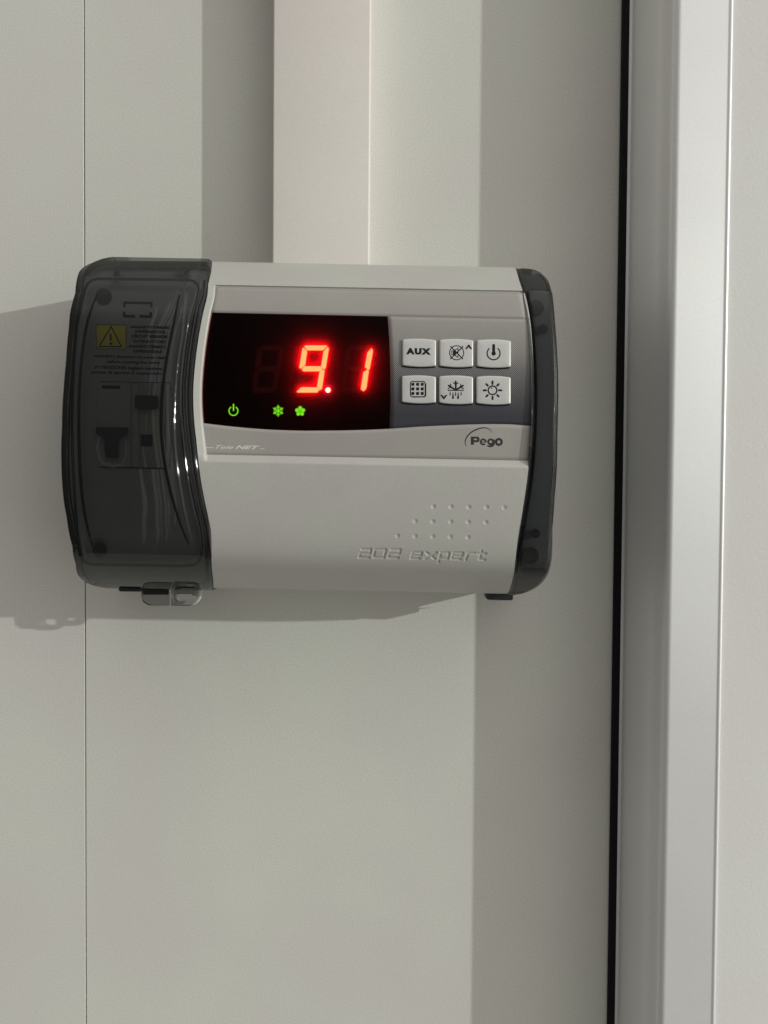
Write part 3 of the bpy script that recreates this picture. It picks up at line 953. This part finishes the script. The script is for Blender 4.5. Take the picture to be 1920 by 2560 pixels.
ink = Ink(zcov, -2.8, .6); ink.stroke(p, [2 + 6.0 * math.sin(math.pi * i / (len(p) - 1)) ** .6 for i in range(len(p))]); ink.build('gasket', M['rubber'], lc)
p = chaikin([(512, 700), (506, 740), (496, 775), (482, 858), (473, 940), (471, 990), (473, 1060), (480, 1120), (488, 1180), (500, 1250), (512, 1310), (517, 1345), (518, 1400), (519, 1466)], 2)
ink = Ink(zcov, -3.8, .6); ink.stroke(p, 7.5); ink.build('gasket', M['rubber'], lc)
p = chaikin([(519, 658), (262, 656), (243, 662), (229, 673), (217, 684), (209, 695), (198, 740), (181, 820), (170, 908), (162, 1010), (160, 1068), (161, 1126), (166, 1214), (175, 1290),
             (185, 1366), (193, 1409), (202, 1434), (216, 1452), (230, 1460), (244, 1464), (524, 1468)], 2)
n_ = len(p)
ink = Ink(zcov, -13.0, .8); ink.stroke([q for q in p if 668 < q[1] < 1456], 10); ink.build('gasket', M['rubber'], lc)
ink = Ink(zcov, -5.2, .6); ink.stroke([(519, 660), (400, 659), (262, 658), (243, 664), (229, 675), (217, 688)], [13, 13, 13, 10, 8, 6]); ink.build('gasket', M['rubber'], lc)
ink = Ink(zcov, -5.2, .6); ink.stroke([(216, 1450), (230, 1459), (244, 1463), (400, 1466), (524, 1468)], [4, 6, 7, 7, 7]); ink.build('gasket', M['rubber'], lc)

# ------------------------------------------------------------------ inside the smoked window
zin = lambda v: zcov(v) - 9.0
def inner_panel(name, fl, fr, v1, v0, il, ir, surf, m, hole=None):
    rows = []
    n = 90; nc_ = 40
    for j in range(n + 1):
        v = lerp(v1, v0, j / n)
        a, b = fl(v) + il, fr(v) - ir
        rows.append([(lerp(a, b, i / nc_), v, surf(v)) for i in range(nc_ + 1)])
    vs = [loc(*p) for r in rows for p in r]
    fs = []
    for f in grid_faces(n + 1, nc_ + 1):
        cu = sum(vs[i][0] for i in f) / 4 * 1000 + ORG[0]; cv = sum(vs[i][2] for i in f) / 4 * 1000 + ORG[1]
        if hole and hole[0] < cu < hole[1] and hole[2] < cv < hole[3]: continue
        fs.append(f)
    o = link(name, vs, fs, m, root, front=True)
    sd = o.modifiers.new('thickness', 'SOLIDIFY'); sd.thickness = .0025; sd.offset = -1
    return o
inner_panel('inner_panel', ulf, UL, VTL - 2.6, VBL + 3, 4.2, 2.2, zin, M['inner'])
zri = lambda v: zcap(v) - 6.5
inner_panel('end_panel', UR, urf, VTR - 3.5, VBR + 4, 4.0, 3.6, zri, M['inner_end'])
inner_panel('seal', UR, lambda v: UR(v) + 3.6, VTR - 1.5, VBR + 1.5, .25, 0, lambda v: zcap(v) - 3.2, M['rubber'])
inn = root
def plate(name, px0, px1, py0, py1, surf, dz, th, m, r=1.2, parent=None):
    ink = Ink(surf, dz, th)
    ink.poly([(x, y + .019 * (x - px0)) for x, y in rrect(px0, py0, px1, py1, r)])
    return ink.build(name, m, parent or root)
# circuit breakers standing in the panel
b1 = plate('circuit_breaker', 247, 327, 958, 1166, zin, 2.2, 3, M['breaker'], 1.5)
b2 = plate('circuit_breaker', 330, 416, 957, 1168, zin, 1.6, 3, M['breaker2'], 1.5)
plate('breaker_recess', 329, 346, 960, 1166, zin, 2.6, 2, M['breaker'], 1, b2)
ink = Ink(zin, 6.5, 4)
ink.poly([(240, 1068), (318, 1068.5), (321, 1072), (320, 1083), (314, 1089), (303, 1091), (298, 1100), (296, 1122), (297, 1145), (264, 1144), (261, 1120), (260, 1100), (254, 1090), (243, 1087), (239, 1082)])
lev = ink.build('toggle_lever', M['darkplastic'], b1)
ink = Ink(zin, 2.4, .4); ink.stroke([(248, 1092), (243, 1120), (250, 1148), (262, 1160), (285, 1165), (305, 1160), (316, 1140), (314, 1095)], [8, 9, 9, 9, 8, 7, 6, 5]); ink.build('lever_guard', M['paletab'], b1)
plate('button', 337, 396, 988, 1021, zin, 5, 3.5, M['darkplastic'], 4, b2)
plate('indicator', 352, 381, 1086, 1115, zin, 1.9, .4, M['smallprint'], 1, b2)
plate('printed_marks', 254, 300, 963, 971, zin, 2.45, .2, M['smallprint'], 1, b1)
ink = Ink(zin, .12)
ink.stroke([(250, 954), (300, 954.6), (427, 957)], 1.6); ink.stroke([(427, 957), (428, 1100), (424, 1171)], 1.3)
ink.stroke([(249, 1167.5), (320, 1169), (414, 1171.5)], 3.0)
ink.build('cutout_edge', M['ink'], root)
# outline mark
ink = Ink(zin, .12)
ink.stroke([(311, 768), (311, 756.5), (378, 757.5), (378, 768)], 6.2)
ink.stroke([(310.5, 779), (310.5, 790), (338, 790.6)], 6.2); ink.stroke([(348, 790.6), (377, 791), (377, 780)], 6.2)
ink.build('printed_frame', M['ink'], root)
# warning label
lb = plate('warning_label', 240.5, 315.5, 812, 873, zin, .25, .2, M['label'], .6)
ink = Ink(zin, .32)
def zL(X, Y): return (220 + X / 6.9125, 790 + Y / 6.9125)
ink.stroke([zL(400, 185), zL(575, 528), zL(190, 528)], 3.6, closed=True)
ink.stroke([zL(390, 310), zL(393, 430)], 4.8); ink.disc(zL(395, 475), 3.3)
ink.stroke([zL(140, 152), zL(655, 156), zL(655, 568), zL(150, 566)], 1.4, closed=True)
ink.build('warning_triangle', M['ink'], lb)
def lines(rows, name, par):
    ink = Ink(zin, .10)
    for t, X, Y, W, H, bold in rows:
        x0, y0 = zL(X, Y); ink.text(t, x0, y0, W / 6.9125, H / 6.9125, bold=bold, slope=.022)
    ink.build(name, M['smallprint'], par)
lines([('MAGNETOTHERMIC', 735, 206, 690, 42, .05), ('DIFFERENTIAL', 815, 288, 540, 46, .05), ('CIRCUIT BREAKER', 745, 368, 640, 48, .06),
       ('INTERRUTTORE', 785, 456, 560, 46, .05), ('MAGNETOTERMICO', 710, 544, 640, 48, .05), ('DIFFERENZIALE', 780, 628, 510, 46, .05)], 'printed_text', root)
lines([('WARNING: disconnect the power supply', 85, 712, 1290, 46, .04), ('before opening the cover', 325, 806, 930, 46, .04),
       ('ATTENZIONE: togliere tensione', 105, 905, 1180, 50, .04), ('prima di aprire il coperchio', 60, 988, 1210, 46, .04)], 'printed_text', root)

def well(px, py, r, surf, dz, parent=None, m=None, name='screw'):
    ink = Ink(surf, dz, 1.5); ink.disc((px, py), r, 28); o = ink.build(name, m or M['screw'], parent or root); return o
well(259, 741, 20.5, zin, .6); well(249, 1376, 18, zin, 4)
well(1340, 770, 20, zri, 1.2); well(1358, 823, 12.5, zri, 3); well(1338.6, 1333.6, 12, zri, 3); well(1326, 1389, 21, zri, 2.2)
# latch notches in the window's upper rim
ink = Ink(zcov, -1.5, 3); ink.poly([(291, 664), (300, 664), (299, 690), (284, 690), (285, 683)]); ink.build('latch', M['darkplastic'], root)
ink = Ink(zcov, -1.8, 3); ink.poly([(440, 668), (458, 668), (478, 674), (466, 689), (460, 688), (462, 680)]); ink.build('latch', M['screw'], root)

# ------------------------------------------------------------------ tabs, foot
def tab(name, outline, z, th, m, hole=None, parent=None):
    pts = [pix_dev(x, y, z) for x, y in outline]
    bm = bmesh.new()
    vs_ = [bm.verts.new(loc(u, v, z)) for u, v in pts]
    edges = [bm.edges.new((vs_[i], vs_[(i + 1) % len(vs_)])) for i in range(len(vs_))]
    if hole:
        hp = [pix_dev(x, y, z) for x, y in hole]
        hv = [bm.verts.new(loc(u, v, z)) for u, v in hp]
        edges += [bm.edges.new((hv[i], hv[(i + 1) % len(hv)])) for i in range(len(hv))]
    bmesh.ops.triangle_fill(bm, use_beauty=True, edges=edges)
    me = bpy.data.meshes.new(name); bm.to_mesh(me); bm.free(); me.materials.append(m)
    bm = bmesh.new(); bm.from_mesh(me)
    for f in bm.faces:
        if f.normal.y > 0: f.normal_flip()
    bm.to_mesh(me); bm.free()
    o = bpy.data.objects.new(name, me); COL.objects.link(o); o.parent = parent or root
    sd = o.modifiers.new('thickness', 'SOLIDIFY'); sd.thickness = th * .001; sd.offset = -1
    bv = o.modifiers.new('bevel', 'BEVEL'); bv.width = .0003; bv.segments = 2; bv.limit_method = 'ANGLE'; bv.angle_limit = math.radians(50)
    return o
def zT(X, Y): return (300 + X / 6.38, 1440 + Y / 6.38)
def slot(cx, cy, w, h, n=10):
    p = []
    r = h / 2
    for i in range(n + 1):
        a = math.radians(-90 + 180 * i / n); p.append((cx + w / 2 - r + r * math.cos(a), cy + r * math.sin(a)))
    for i in range(n + 1):
        a = math.radians(90 + 180 * i / n); p.append((cx - w / 2 + r + r * math.cos(a), cy + r * math.sin(a)))
    return p
tab('latch_tab', [zT(*p) for p in [(330, 130), (775, 130), (775, 472), (480, 472), (440, 462), (380, 425), (350, 390), (340, 330)]], 46, 2.2, M['smoke_tab'])
tab('latch_tab', [zT(*p) for p in [(815, 130), (1235, 130), (1240, 330), (1232, 375), (1190, 430), (1130, 468), (1090, 480), (815, 474)]], 48, 2.2, M['smoke_tab'],
    [zT(*p) for p in slot(1022, 345, 296, 118)])
tab('hinge_tab', [zT(*p) for p in [(860, 100), (1292, 100), (1296, 300), (1285, 360), (1240, 420), (1190, 455), (860, 462)]], 42, 2.6, M['paletab'],
    [zT(*p) for p in slot(1050, 340, 260, 96)])
tab('hinge_tab', [zT(*p) for p in [(350, 120), (770, 120), (770, 300), (360, 300)]], 42, 2.6, M['darkplastic'])
tab('latch_ledge', [zT(*p) for p in [(-20, 160), (330, 170), (320, 252), (0, 248), (-20, 238)]], 48, 5, M['darkplastic'])
def zR(X, Y): return (1100 + X / 5.184, 1400 + Y / 5.184)
tab('mounting_foot', [zR(*p) for p in [(586, 400), (950, 400), (948, 505), (930, 522), (915, 525), (640, 518), (610, 508), (596, 490)]], 37, 10, M['darkplastic'])
